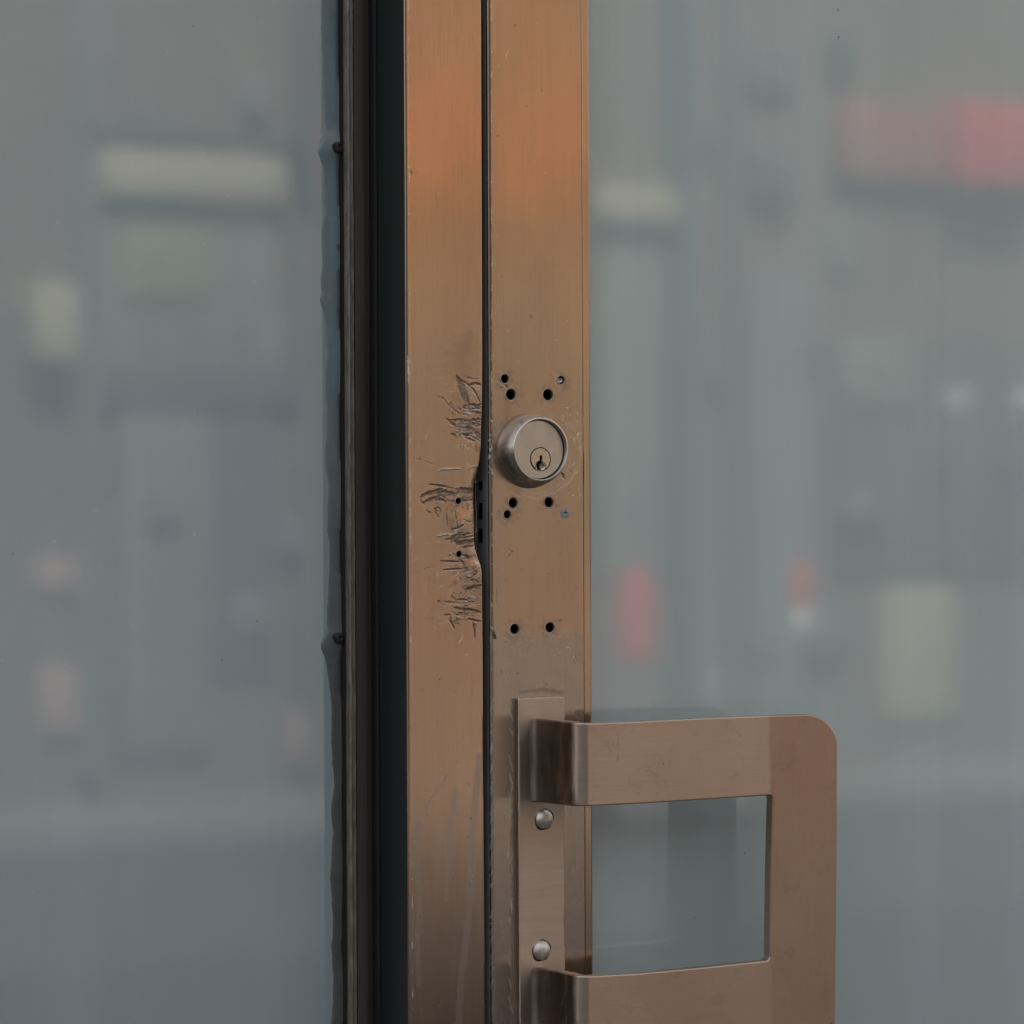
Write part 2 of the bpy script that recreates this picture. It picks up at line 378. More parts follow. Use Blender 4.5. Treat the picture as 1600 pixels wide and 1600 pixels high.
sign('sign_board', (1450, 172, 1572, 296), M_RED, 'bright red sign mirrored at the upper right of the door glass', 'sign', 0.25)
sign('sign_board', (1292, 168, 1448, 286), M_DRED, 'dull red sign left of the bright red one in the reflection', 'sign')
sign('sign_board', (1574, 180, 1700, 300), M_DRED, 'dull red sign cut by the right edge in the reflection', 'sign')
sign('sign_board', (152, 240, 440, 312), M_YEL, 'long cream shop sign mirrored in the side window', 'sign')
sign('sign_board', (915, 295, 1034, 352), M_YEL, 'short cream sign mirrored beside the door stile', 'sign').data
sign('awning', (605, 172, 850, 300), M_ORG, 'orange awning mirrored softly in the brushed bronze', 'awning', 0.2)
sign('poster', (190, 350, 332, 470), M_GRN, 'green poster in the mirrored shop window', 'poster', 0.06)
sign('wall_lantern', (40, 446, 104, 565), M_YEL, 'cream lantern mirrored at the left edge of the side window', 'lantern', 0.2)
sign('poster', (56, 872, 138, 925), M_PINK, 'small pink poster mirrored low in the side window', 'poster', 0.05)
sign('poster', (62, 1040, 145, 1148), M_PINK, 'tall pink poster below the small one in the reflection', 'poster', 0.05)
sign('poster', (455, 1110, 500, 1190), M_PINK, 'narrow pink poster mirrored next to the window frame', 'poster', 0.05)
sign('menu_board', (1366, 915, 1480, 1125), M_BEI, 'beige standing board mirrored at the right of the door glass', 'board', 0.05)
def turned(name, u, v, prof, mats, label, cat, y=-9.6):
    x, z = RF(u, v, y); root = empty(name, (x, y, z)); tag(root, label, cat)
    for nm, pr, mt in zip(('body', 'cap'), prof, mats):
        bm = bmesh.new(); n = 20; rings = []
        for (r, h) in pr:
            rings.append([bm.verts.new((x + r * math.cos(2 * math.pi * k / n), y + r * math.sin(2 * math.pi * k / n), z + h)) for k in range(n)])
        for a, b in zip(rings, rings[1:]):
            for k in range(n): bm.faces.new((a[k], a[(k + 1) % n], b[(k + 1) % n], b[k]))
        bm.faces.new(rings[0][::-1]); bm.faces.new(rings[-1]); bm_obj(nm, bm, mt, root, 40)
turned('red_lantern', 988, 967, [[(0.03, -0.19), (0.075, -0.15), (0.085, 0), (0.075, 0.15), (0.03, 0.19)], [(0.04, 0.19), (0.04, 0.22)]], (M_RED, M_DARKW),
       'red paper lantern mirrored right of the door stile', 'lantern')
turned('bollard', 1247, 960, [[(0.035, 0.03), (0.04, 0.05), (0.04, 0.18), (0.02, 0.21)], [(0.045, -0.06), (0.05, -0.02), (0.035, 0.03)]], (M_RED, M_WHT),
       'small red and white marker mirrored in the door glass', 'marker')
for u, nm in ((1491, 'left'), (1598, 'right')):
    turned('globe_lamp', u, 627, [[(0.005, -0.06), (0.042, -0.042), (0.06, 0), (0.042, 0.042), (0.005, 0.06)], [(0.015, 0.06), (0.015, 0.08)]], (M_WHT, M_DARKW),
           'pale globe lamp, the %s one of the mirrored pair' % nm, 'lamp', FY + 0.3)

# ------------------------------------------------------------------ the shopfront's own building (above and around the door, outside the frame)
own = empty('shopfront_wall', (0, 0.3, 0))
tag(own, 'dark wall of the shopfront around the door and side window', 'wall')
M_OWN = matte('dark_fascia', (0.10, 0.10, 0.10))
DR = PX(765) + 0.96                         # hinge side of the door
box('upper_wall', -12, 14, 0.02, 6, 2.25, 9.0, M_OWN, own)
box('side_wall', DR + 0.012, 10, 0.02, 6, 0.0, 2.25, M_OWN, own); box('side_wall', -8, -1.502, 0.02, 6, 0.0, 2.25, M_OWN, own)
box('back_wall', -1.502, DR + 0.012, 0.35, 6, 0.0, 2.25, M_OWN, own)
box('threshold', -1.50, DR + 0.01, -0.02, 0.10, 0.0, 0.012, M_KERB, own)

# ------------------------------------------------------------------ wear maps
SS = 2.0
class Wear:
    def __init__(s, u0, u1, v0=-60, v1=1660):
        s.u0, s.v0 = u0, v0
        s.w, s.h = int((u1 - u0) * SS), int((v1 - v0) * SS)
        s.depth = np.zeros((s.h, s.w)); s.dirt = np.zeros_like(s.depth); s.bare = np.zeros_like(s.depth); s.stain = np.zeros_like(s.depth)
        s.n1 = vnoise(s.h, s.w, 5); s.n2 = vnoise(s.h, s.w, 1.3)
    def stroke(s, pts, wd, depth=0, dirt=0, bare=0, stain=0, rough=0.6, taper=True, soft=0.6):
        pts = [np.array(p, float) for p in pts]
        L = [0.0]
        for a, b in zip(pts, pts[1:]): L.append(L[-1] + np.linalg.norm(b - a))
        for i, (a, b) in enumerate(zip(pts, pts[1:])):
            x0 = int((min(a[0], b[0]) - wd - 2 - s.u0) * SS); x1 = int((max(a[0], b[0]) + wd + 2 - s.u0) * SS)
            y0 = int((min(a[1], b[1]) - wd - 2 - s.v0) * SS); y1 = int((max(a[1], b[1]) + wd + 2 - s.v0) * SS)
            x0, x1, y0, y1 = max(x0, 0), min(x1, s.w), max(y0, 0), min(y1, s.h)
            if x1 <= x0 or y1 <= y0: continue
            gx, gy = np.meshgrid(np.arange(x0, x1) / SS + s.u0, np.arange(y0, y1) / SS + s.v0)
            d = b - a; ll = max(1e-6, d @ d)
            t = np.clip(((gx - a[0]) * d[0] + (gy - a[1]) * d[1]) / ll, 0, 1)
            dist = np.hypot(gx - a[0] - t * d[0], gy - a[1] - t * d[1])
            g = (L[i] + t * math.sqrt(ll)) / max(L[-1], 1e-6)
            hw = wd / 2 * ((0.25 + 0.75 * np.sin(np.pi * np.clip(g, 0, 1)) ** 0.6) if taper else 1)
            nz = s.n2[y0:y1, x0:x1]; n1 = s.n1[y0:y1, x0:x1]
            hw = hw * (1 + rough * (n1 - 0.5) * 1.6)
            k = np.clip((hw - dist) / (hw * soft + 0.35) + 0.35, 0, 1)
            kk = k * (1 - rough * 0.8 * np.clip(nz * 1.6 - 0.5, 0, 1))
            for arr, v in ((s.depth, depth), (s.dirt, dirt), (s.bare, bare), (s.stain, stain)):
                if v > 0: arr[y0:y1, x0:x1] = np.maximum(arr[y0:y1, x0:x1], kk * v)
                elif v < 0: arr[y0:y1, x0:x1] = np.minimum(arr[y0:y1, x0:x1], kk * v)
    def rnd(s, n, box_, ang, ln, wd, **k):
        for _ in range(n):
            x = RNG.uniform(box_[0], box_[2]); y = RNG.uniform(box_[1], box_[3]); a = rad(RNG.normal(ang, k.get('sp', 14)))
            l = ln * RNG.uniform(0.4, 1.3); c = RNG.uniform(-0.12, 0.12) * l
            dx, dy = math.cos(a), math.sin(a)
            pts = [(x, y), (x + dx * l / 2 - dy * c, y + dy * l / 2 + dx * c), (x + dx * l, y + dy * l)]
            kw = {q: v for q, v in k.items() if q != 'sp'}
            s.stroke(pts, wd * RNG.uniform(0.6, 1.4), **kw)
    def sample(s, U, V):
        x = np.clip((U - s.u0) * SS, 0, s.w - 1.001); y = np.clip((V - s.v0) * SS, 0, s.h - 1.001)
        i, j = x.astype(int), y.astype(int); fx, fy = x - i, y - j
        out = []
        for a in (s.depth, s.dirt, s.bare, s.stain):
            out.append(a[j, i] * (1 - fx) * (1 - fy) + a[j, i + 1] * fx * (1 - fy) + a[j + 1, i] * (1 - fx) * fy + a[j + 1, i + 1] * fx * fy)
        return out
def vnoise(h, w, cell):
    gh, gw = int(h / (cell * SS)) + 3, int(w / (cell * SS)) + 3
    g = RNG.rand(gh, gw)
    y, x = np.mgrid[0:h, 0:w] / (cell * SS)
    i, j = y.astype(int), x.astype(int); fy, fx = y - i, x - j
    fy = fy * fy * (3 - 2 * fy); fx = fx * fx * (3 - 2 * fx)
    return g[i, j] * (1 - fy) * (1 - fx) + g[i, j + 1] * (1 - fy) * fx + g[i + 1, j] * fy * (1 - fx) + g[i + 1, j + 1] * fy * fx

J = Wear(625, 775)
D3 = 0.00024
# forced-entry gouges on the jamb, top to bottom
J.stroke([(713, 587), (717, 596), (722, 610), (728, 622), (732, 632)], 9, D3, 0.62)
J.stroke([(713, 587), (716, 600), (721, 618), (728, 632)], 1.8, D3, 0.95, rough=.3); J.stroke([(713, 587), (722, 597), (729, 614), (733, 630)], 1.6, D3, 0.9, rough=.3)
J.stroke([(719, 593), (730, 600), (739, 608), (745, 618), (751, 630)], 2.6, D3, 0.8)
J.stroke([(725, 589), (737, 592), (748, 593)], 1.6, .0002, 0.5); J.stroke([(731, 603), (742, 600), (751, 602)], 5, .0003, 0.45)
J.stroke([(681, 619), (692, 622), (701, 633), (712, 643), (724, 651)], 1.3, .0002, 0.55)
J.stroke([(723, 636), (735, 634), (752, 636)], 5, D3, 0.75); J.stroke([(725, 641), (740, 640), (752, 640)], 1.8, -.0002, 0, 0.6)
J.stroke([(730, 645), (742, 643), (752, 646)], 4, D3, 0.7)
J.rnd(10, (722, 630, 742, 648), 0, 14, 1.8, depth=.0004, dirt=0.75)
J.stroke([(697, 654), (706, 660), (712, 666), (724, 668), (738, 670), (752, 680)], 6, D3, 0.85)
J.stroke([(706, 657), (720, 656), (736, 657), (752, 655)], 3.6, D3, 0.9)
J.stroke([(715, 663), (730, 662), (752, 664)], 9, D3, 0.60); J.stroke([(732, 672), (743, 674), (752, 686)], 7, D3, 0.7)
J.stroke([(715, 684), (721, 678), (731, 679), (742, 684), (750, 689)], 3.5, D3, 0.7)
J.rnd(26, (702, 655, 742, 684), 12, 15, 1.6, depth=.0004, dirt=0.9); J.rnd(9, (708, 655, 742, 684), 8, 12, 1.2, depth=-.0002, bare=0.55)
J.rnd(7, (720, 690, 748, 694), 90, 12, 1.0, depth=.0002, dirt=0.55, sp=8)
J.stroke([(683, 737), (690, 733), (722, 732)], 2.4, -.00015, 0, 0.6, rough=.3); J.stroke([(728, 731), (748, 728)], 1.6, -.0001, 0, 0.5, rough=.3)
J.stroke([(640, 716), (656, 718), (672, 724), (690, 728)], 1.1, .0001, 0.35); J.stroke([(655, 717), (657, 718)], 2.6, .0002, 0.8)
J.stroke([(722, 700), (728, 698), (730, 704)], 1.2, 0, 0, .5); J.stroke([(727, 723), (731, 722), (733, 726), (728, 728)], 1.2, 0, 0, .5)
J.stroke([(657, 778), (665, 773), (676, 769), (690, 766)], 6, D3, 0.85); J.stroke([(660, 786), (668, 783), (677, 779), (690, 774)], 5, D3, 0.8)
J.stroke([(657, 780), (659, 786), (664, 788)], 2.5, D3, 0.75)
J.stroke([(669, 757), (685, 759), (700, 761), (718, 764), (742, 767)], 2.8, D3, 0.85, rough=.4)
J.stroke([(690, 768), (705, 772), (722, 768), (742, 764)], 5, D3, 0.75); J.stroke([(680, 781), (700, 783), (720, 783), (742, 781)], 3.2, D3, 0.8)
J.stroke([(716, 764), (730, 768), (742, 770)], 10, D3, 0.55)
J.rnd(22, (672, 765, 735, 787), -4, 17, 1.8, depth=.0004, dirt=0.85); J.rnd(7, (690, 766, 730, 790), -10, 12, 1.3, depth=-.0002, bare=0.55)
for c in ((684, 798, 5),):
    J.stroke([(c[0] - c[2], c[1] + 4), (c[0] - c[2], c[1] - 2), (c[0], c[1] - c[2]), (c[0] + c[2], c[1] - 1), (c[0] + c[2] - 2, c[1] + 4)], 1.5, .0003, 0.7)
J.stroke([(681, 795), (681, 803), (687, 810)], 1.4, .0003, .55)
for x, a, b in ((697, 800, 822), (711, 798, 826), (713, 812, 834), (730, 787, 798), (705, 822, 842)): J.stroke([(x, a), (x + 1, b)], 1.1, .0002, 0.6, rough=.3)
J.stroke([(722, 811), (732, 816), (737, 815)], 1.5, .0002, .7); J.stroke([(704, 828), (714, 826), (724, 820)], 2.4, .0003, .7)
J.stroke([(681, 838), (695, 835), (716, 833)], 2.6, -.0002, 0, .65); J.stroke([(695, 843), (712, 842), (742, 838)], 3, D3, .8)
J.stroke([(715, 849), (726, 848), (742, 845)], 7, D3, .85, taper=False); J.stroke([(724, 855), (742, 853)], 4, D3, .85)
J.stroke([(703, 849), (709, 840), (716, 834)], 1.8, D3, .85); J.stroke([(708, 848), (714, 842)], 3.5, D3, .8); J.rnd(10, (700, 834, 730, 850), -15, 10, 1.6, depth=.0004, dirt=.85)
J.stroke([(719, 866), (725, 868), (731, 872), (738, 868)], 4, D3, .8); J.stroke([(734, 858), (744, 864), (750, 874)], 1.8, 0, 0, .35)
J.stroke([(741, 872), (746, 877), (750, 884)], 6, -.0002, 0, .38)
J.stroke([(688, 877), (706, 878), (722, 878)], 2, .0003, .75); J.stroke([(692, 891), (706, 890), (722, 889)], 2.4, .0003, .8)
J.stroke([(718, 874), (726, 884), (732, 893)], 4, D3, .8); J.rnd(24, (722, 885, 740, 910), -20, 11, 1.6, depth=.0004, dirt=.85, sp=30); J.rnd(8, (722, 885, 742, 905), -10, 9, 1.2, depth=-.0002, bare=.5)
J.stroke([(728, 922), (740, 918), (752, 915)], 6, D3, .85); J.stroke([(726, 928), (730, 918)], 2, D3, .8); J.stroke([(728, 931), (742, 933), (752, 934)], 1.8, -.0002, 0, .6)
J.stroke([(684, 940), (702, 940), (720, 942), (730, 942)], 2.8, .0004, .8); J.stroke([(712, 937), (730, 938)], 1.8, .0004, .75); J.stroke([(690, 942), (710, 944), (752, 945)], 1.4, -.0001, 0, .5)
J.stroke([(709, 950), (722, 952), (735, 953), (752, 957)], 4.2, D3, .85); J.stroke([(702, 961), (716, 966), (732, 968), (752, 972)], 3.4, .0003, .75); J.stroke([(700, 962), (714, 963), (728, 968)], 2, -.0002, 0, .6)
J.stroke([(703, 962), (704, 972), (710, 982)], 2.2, .0003, .75); J.stroke([(739, 972), (741, 984), (742, 996)], 2.6, .0003, .8); J.stroke([(725, 935), (725, 965)], 1.4, .0002, .6)
J.rnd(10, (690, 938, 735, 975), 5, 14, 1.3, depth=.0002, dirt=.65)
J.stroke([(684, 875), (686, 885), (682, 900), (680, 912)], 5, 0, 0, 0, .5); J.stroke([(684, 890), (682, 902)], 1.6, 0, 0, .4)
J.stroke([(716, 1006), (721, 998), (724, 992)], 1.6, 0, 0, .5); J.stroke([(727, 1024), (734, 1021)], 1.8, 0, 0, .5); J.stroke([(644, 878), (654, 870)], 1.3, 0, 0, .4)
J.stroke([(657, 895), (666, 888), (680, 885)], 1, .0001, .3); J.stroke([(664, 688), (672, 670)], 1.3, 0, 0, .35); J.stroke([(655, 645), (655, 640)], 1, 0, 0, .3); J.stroke([(680, 593), (694, 589)], 1.3, 0, 0, .35)
J.stroke([(641, 268), (643, 272)], 3, .0002, .7); J.stroke([(650, 268), (653, 271)], 1.6, 0, .5)
J.rnd(34, (640, 560, 750, 1020), 0, 20, .8, dirt=.28, sp=35); J.rnd(26, (640, 560, 750, 1040), 0, 16, .8, bare=.25, sp=40)
J.rnd(60, (640, -40, 750, 1600), 90, 60, .8, dirt=.16, sp=3); J.rnd(45, (640, -40, 750, 1600), 90, 70, .8, bare=.14, sp=3)
J.rnd(28, (640, 1050, 752, 1600), 90, 3, 1.6, dirt=.6, sp=40)
for pts, wd in (([(654, 1288), (649, 1310), (645, 1333), (651, 1352), (656, 1385), (656, 1430), (652, 1470), (655, 1540)], 9),
                ([(750, 1180), (744, 1240), (738, 1300), (736, 1370), (732, 1430), (727, 1480), (721, 1520), (718, 1570), (714, 1640)], 11),
                ([(712, 1235), (704, 1290), (703, 1330), (699, 1370), (698, 1405)], 8), ([(700, 1210), (672, 1250), (654, 1290)], 4)):
    J.stroke(pts, wd, 0, 0, 0, .60, rough=.35, taper=False, soft=.25)
J.stroke([(735, 585), (730, 640), (728, 700), (722, 770), (716, 840), (722, 920)], 62, 0, 0, 0, .22, rough=.8, soft=1.4)
J.stroke([(715, 610), (735, 660)], 40, 0, .12, 0, 0, rough=.9, soft=1.4); J.stroke([(700, 780), (735, 800), (728, 890)], 44, 0, .14, 0, 0, rough=.9, soft=1.4)
J.rnd(40, (690, 590, 748, 700), 5, 12, .9, bare=.5, sp=30); J.rnd(50, (680, 755, 742, 975), -5, 12, .9, bare=.5, sp=30)
J.rnd(60, (700, 628, 750, 690), 8, 9, 1.0, depth=.00015, dirt=.8, sp=25); J.rnd(50, (664, 764, 742, 800), -8, 9, 1.0, depth=.00015, dirt=.8, sp=30)
J.rnd(70, (700, 832, 750, 975), -5, 10, 1.0, depth=.00015, dirt=.75, sp=35)
J.stroke([(735, 520), (722, 560), (730, 600)], 46, 0, .16, 0, 0, rough=.7, soft=1.5); J.stroke([(700, 770), (744, 775)], 22, 0, .30, 0, 0, rough=.9, soft=1.3)
J.stroke([(722, 668), (752, 672)], 22, 0, .30, 0, 0, rough=.9, soft=1.3); J.stroke([(728, 900), (752, 950)], 26, 0, .25, 0, 0, rough=.9, soft=1.3)
# worn edges
for v in range(-50, 1650, 9):
    if RNG.rand() < .45: J.stroke([(638 + RNG.uniform(-1, 1) + v * .0045, v), (638 + v * .0045, v + RNG.uniform(4, 26))], 1.3, 0, 0, RNG.uniform(.2, .6))
J.stroke([(637, 555), (638, 580), (638, 600)], 2.4, 0, 0, .75)

S = Wear(755, 940)
S.stroke([(788, 600), (793, 606)], 4, .0003, .75); S.stroke([(781, 606), (786, 604)], 1.6, 0, .7)
def arc(cx, cy, r, a0, a1, n=14): return [(cx + r * .88 * math.cos(rad(a0 + (a1 - a0) * k / n)), cy + r * math.sin(rad(a0 + (a1 - a0) * k / n))) for k in range(n + 1)]
for _ in range(16):
    a = RNG.uniform(-60, 100); S.stroke(arc(838 + RNG.uniform(-4, 8), 706, RNG.uniform(62, 78), a, a + RNG.uniform(10, 45)), 1.1, 0, 0, RNG.uniform(.2, .45))
S.rnd(26, (876, 636, 905, 780), -40, 9, 1.2, bare=.55, sp=30); S.rnd(10, (770, 655, 790, 690), -70, 10, 1.2, dirt=.5)
S.stroke(arc(828, 706, 60, 190, 262), 2.4, 0, .7); S.stroke([(877, 739), (880, 743), (882, 748)], 4, .0003, .95)
S.stroke([(889, 731), (894, 738)], 1.2, 0, .5)
S.rnd(36, (768, 540, 908, 1085), 20, 9, 1.0, dirt=.35, sp=70); S.rnd(40, (768, 540, 908, 1085), 10, 12, .9, bare=.25, sp=60)
S.stroke([(796, 858), (801, 862), (793, 870)], 2.2, 0, .5); S.stroke([(776, 912), (776, 935), (780, 950)], 1.4, 0, .45)
S.stroke([(781, 741), (784, 748)], 1, 0, .4); S.stroke([(880, 968), (870, 970)], 1.6, 0, .6)
for c in ((851, 1005), (859, 1004), (863, 998), (876, 1003), (887, 1012), (790, 1002)): S.stroke([c, (c[0] + 1.5, c[1] + 2)], 2.2, 0, .6)
S.stroke([(885, 1012), (890, 1012)], 2, 0, 0, .8)
# grime around and above the handle plate, grey smudge by the bead
S.stroke([(812, 1081), (845, 1078), (880, 1082)], 7, 0, .30, rough=.7); S.stroke([(899, 1112), (912, 1118), (926, 1116)], 16, 0, .55, rough=.7); S.stroke([(903, 1124), (925, 1126)], 10, 0, .6)
for v in range(1095, 1640, 14):
    if RNG.rand() < .75: S.stroke([(799 + RNG.uniform(-3, 3), v), (799 + RNG.uniform(-3, 3), v + RNG.uniform(10, 40))], RNG.uniform(1.5, 4), 0, RNG.uniform(.15, .45), 0)
    if RNG.rand() < .55: S.stroke([(798 + RNG.uniform(-4, 4), v), (798 + RNG.uniform(-4, 4), v + RNG.uniform(8, 30))], RNG.uniform(1, 2.4), 0, 0, RNG.uniform(.15, .5))
    S.stroke([(804, v), (804.5, v + 16)], 3.5, 0, .55, rough=.5, taper=False)
_v = (np.arange(S.h) / SS + S.v0)[:, None]; _edge = np.clip((_v - 986 + (S.n1 - .5) * 3) / 9, 0, 1)
_low = np.broadcast_to(_edge, S.stain.shape) * .58; _low[:, int((913 - 755) * SS):] = 0; S.stain = np.maximum(S.stain, _low)
S.stroke([(778, 560), (776, 1000)], 16, 0, 0, 0, .22, rough=.1, soft=1.3)
S.stroke([(775, 560), (778, 1000)], 22, 0, 0, 0, .25, rough=.3, soft=1.3)
S.stroke([(845, 400), (858, 430), (850, 450)], 44, 0, .05, 0, 0, rough=.8, soft=1.5); S.stroke([(790, 640), (800, 720), (812, 770)], 50, 0, .14, 0, 0, rough=.8, soft=1.5)
for hx, hy in ((788.5, 592), (798, 616.5), (856, 617), (801.5, 786), (857.5, 785), (792.5, 804), (804, 983), (859, 980.5), (876.5, 594)):
    S.stroke([(hx - 1, hy), (hx + 1, hy + 2)], 25, 0, .30, 0, 0, rough=.8, soft=1.2, taper=False); S.stroke(arc(hx, hy, 10.5, RNG.uniform(0, 90), RNG.uniform(120, 260)), 1.2, 0, 0, .5)
# the thin joint line between stile face and glazing bead
S.rnd(30, (770, -40, 905, 1080), 90, 60, .8, dirt=.14, sp=3); S.rnd(30, (770, -40, 905, 1600), 90, 70, .8, bare=.13, sp=3)
S.rnd(24, (770, -40, 905, 560), 60, 5, 1.1, bare=.4, sp=50); S.rnd(12, (770, -40, 905, 560), 60, 4, 1.6, dirt=.5, sp=50)
S.stroke([(790, 92), (794, 76)], 1.2, 0, 0, .5); S.stroke([(780, 100), (777, 108)], 1.2, 0, 0, .4)
for _ in range(3): S.stroke([(780, 983 + _ * 4), (830, 990), (905, 996)], 6, 0, 0, 0, .12)
for v in range(-50, 1650, 10):
    if RNG.rand() < .45: S.stroke([(768 + v * .0045 * .4 + RNG.uniform(-1, .6), v), (768, v + RNG.uniform(4, 24))], 1.3, 0, 0, RNG.uniform(.2, .6))
S.rnd(14, (764, 650, 770, 740), 90, 5, 2, bare=.9, sp=20)

# ------------------------------------------------------------------ panels with real relief
ZT, ZB = P(800, -55).z, P(800, 1655).z
def panel(name, xl, xr, z0, z1, y0, nx, nz, wear, hfun, holes, mat, parent, skirt=0.030, skirtmat=None, round_r=0.0011, round_rr=None):
    z = np.linspace(z1, z0, nz)
    s_ = np.linspace(0, 1, nx)
    s_ = np.concatenate([[0, .0015, .004, .008, .013], s_[1:-1][(s_[1:-1] > .018) & (s_[1:-1] < .982)], [.987, .992, .996, .9985, 1.0]])
    XL = xl(z) if callable(xl) else np.full_like(z, xl); XR = xr(z) if callable(xr) else np.full_like(z, xr)
    X = XL[:, None] + (XR - XL)[:, None] * s_[None, :]
    Z = np.repeat(z[:, None], len(s_), 1)
    c = (XR.mean() - XL.mean()) / nx
    dead = np.zeros(X.shape, bool)
    for (hx, hz, hr) in holes:
        dx, dz = X - hx, Z - hz; d = np.hypot(dx, dz) + 1e-9
        near = np.abs(d - hr) < c * 0.62
        X = np.where(near, hx + dx / d * hr, X); Z = np.where(near, hz + dz / d * hr, Z)
        dead |= (d < hr) & ~near
    U, V = proj(X, np.zeros_like(X) + y0, Z)
    dep, dirt, bare, stain = wear.sample(U, V); bare = np.clip(bare * 1.5, 0, 1)
    Y = y0 + dep + hfun(X, Z, U, V, XL[:, None], XR[:, None])
    eL, eR = X - XL[:, None], XR[:, None] - X
    for e, rr in ((eL, round_r), (eR, round_rr or round_r)):
        q = np.clip(rr - e, 0, rr); Y = Y + rr - np.sqrt(np.maximum(rr ** 2 - q ** 2, 0))
    n = X.shape[1]
    Xs = np.concatenate([X[:, :1], X, X[:, -1:]], 1); Zs = np.concatenate([Z[:, :1], Z, Z[:, -1:]], 1)
    Ys = np.concatenate([np.full((nz, 1), y0 + skirt), Y, np.full((nz, 1), y0 + skirt)], 1)
    pad = lambda a: np.concatenate([a[:, :1], a, a[:, -1:]], 1)
    dirt, bare, stain, dead = pad(dirt), pad(bare), pad(stain), pad(dead)
    w_ = n + 2
    idx = np.arange(nz * w_).reshape(nz, w_)
    a, b, cc, dd = idx[:-1, :-1], idx[1:, :-1], idx[1:, 1:], idx[:-1, 1:]
    quads = np.stack([a, b, cc, dd], -1)
    kill = dead[:-1, :-1] | dead[1:, :-1] | dead[1:, 1:] | dead[:-1, 1:]
    for (hx, hz, hr) in holes:
        mx = (Xs[:-1, :-1] + Xs[1:, 1:] + Xs[1:, :-1] + Xs[:-1, 1:]) / 4; mz = (Zs[:-1, :-1] + Zs[1:, 1:] + Zs[1:, :-1] + Zs[:-1, 1:]) / 4
        kill |= np.hypot(mx - hx, mz - hz) < hr * 0.99
    mi = np.zeros(kill.shape, int); mi[:, 0] = 1; mi[:, -1] = 1
    quads = quads[~kill]; mi = mi[~kill]
    me = bpy.data.meshes.new(name)
    co = np.stack([Xs, Ys, Zs], -1).reshape(-1, 3).astype(np.float32)
    me.vertices.add(len(co)); me.vertices.foreach_set('co', co.ravel())
    nq = len(quads); me.loops.add(nq * 4); me.loops.foreach_set('vertex_index', quads.reshape(-1).astype(np.int32))
    me.polygons.add(nq); me.polygons.foreach_set('loop_start', np.arange(0, nq * 4, 4, dtype=np.int32)); me.polygons.foreach_set('loop_total', np.full(nq, 4, dtype=np.int32))
    me.materials.append(mat); me.materials.append(skirtmat or mat)
    me.polygons.foreach_set('material_index', mi.astype(np.int32)); me.polygons.foreach_set('use_smooth', np.ones(nq, bool))
    me.update(calc_edges=True); me.validate()
    for nm, arr in (('dirt', dirt), ('bare', bare), ('stain', stain)):
        at = me.attributes.new(nm, 'FLOAT', 'POINT'); at.data.foreach_set('value', arr.reshape(-1).astype(np.float32))
    o = bpy.data.objects.new(name, me); COL.objects.link(o); par(o, parent)
    return o
def pxhole(u, v, d):
    p = P(u, v); return (p.x, p.z, d / 2 * DIST / FPX)
def hole(h, parent, depth=0.018, rim=True):
    x, z, r = h
    lathe('screw_hole', x, z, [(r + .0006, -.00002), (r + .00035, -.00025), (r * .995, -.0001), (r * .97, .0012), (r * .97, depth)], M_HOLE, parent, 28, 50)
def hole_mat():
    s = NT('drilled_hole'); sep = s.n('ShaderNodeSeparateXYZ'); s.l(s.tc, sep.inputs[0])
    k = s.n('ShaderNodeMapRange'); s.l(sep.outputs[1], k.inputs[0]); k.inputs[1].default_value = .0001; k.inputs[2].default_value = .0016
    s.set(Base_Color=s.mix(k.outputs[0], (.50, .39, .29), (.014, .009, .007)), Metallic=s.math('SUBTRACT', 1, k.outputs[0]), Roughness=.5)  # shade inside the hole painted in: colour turns near-black with depth
    return s.m
M_HOLE = hole_mat()

# ---- jamb ----
jamb = empty('door_jamb', (PX(695), 0.0, 0.0))
tag(jamb, 'brushed bronze door jamb with pry gouges beside the dark gap', 'door jamb')
XJL = PX(635.5, 0, 800)
pry = np.array([(-80, 752.5), (560, 755), (640, 754.5), (700, 753), (725, 751), (745, 746), (760, 743), (785, 743.5), (800, 744.5), (830, 744), (850, 743.5), (860, 745), (872, 749.5), (882, 753), (900, 754.5), (1000, 755.5), (1700, 760)])
def XJR(z):
    vv = np.array([proj(PX(755), 0.0, zz)[1] for zz in z])
    uu = np.interp(vv, pry[:, 0], pry[:, 1])
    ker = np.ones(9) / 9; uu = np.convolve(np.pad(uu, 4, 'edge'), ker, 'valid')
    return np.array([P(a, b).x for a, b in zip(uu, vv)])
def jh(X, Z, U, V, XL, XR):
    near = np.clip(1 - (XR - X) / 0.006, 0, 1)
    bend = np.exp(-((V - 800) / 62) ** 2)
    y = near ** 2 * bend * 0.0018
    y += 0.0005 * np.exp(-((V - 665) / 30) ** 2 - ((XR - X) / .012) ** 2) - 0.0006 * np.exp(-((V - 815) / 22) ** 2 - ((XR - X - .009) / .006) ** 2)
    y += 0.0007 * np.exp(-((V - 876) / 10) ** 2 - ((XR - X) / .005) ** 2)
    y += 0.00018 * np.sin(V / 37.0) * np.exp(-((V - 790) / 160) ** 2) * np.exp(-(XR - X) / .02)
    return y
jholes = [pxhole(716, 783, 10), pxhole(717, 866, 10)]
panel('cover_plate', XJL, XJR, ZB, ZT, 0.0, 150, 1500, J, jh, jholes, M_JAMB, jamb, 0.012, M_GROOVE)
for h in jholes: hole(h, jamb)
XJ2 = PX(755)
for nm, a, b in (('cover_plate_top', ZT, 2.24), ('cover_plate_foot', 0.013, ZB)):
    box(nm.rsplit('_', 1)[0], XJL, XJ2, 0.0, 0.012, a, b, M_JAMB, jamb)
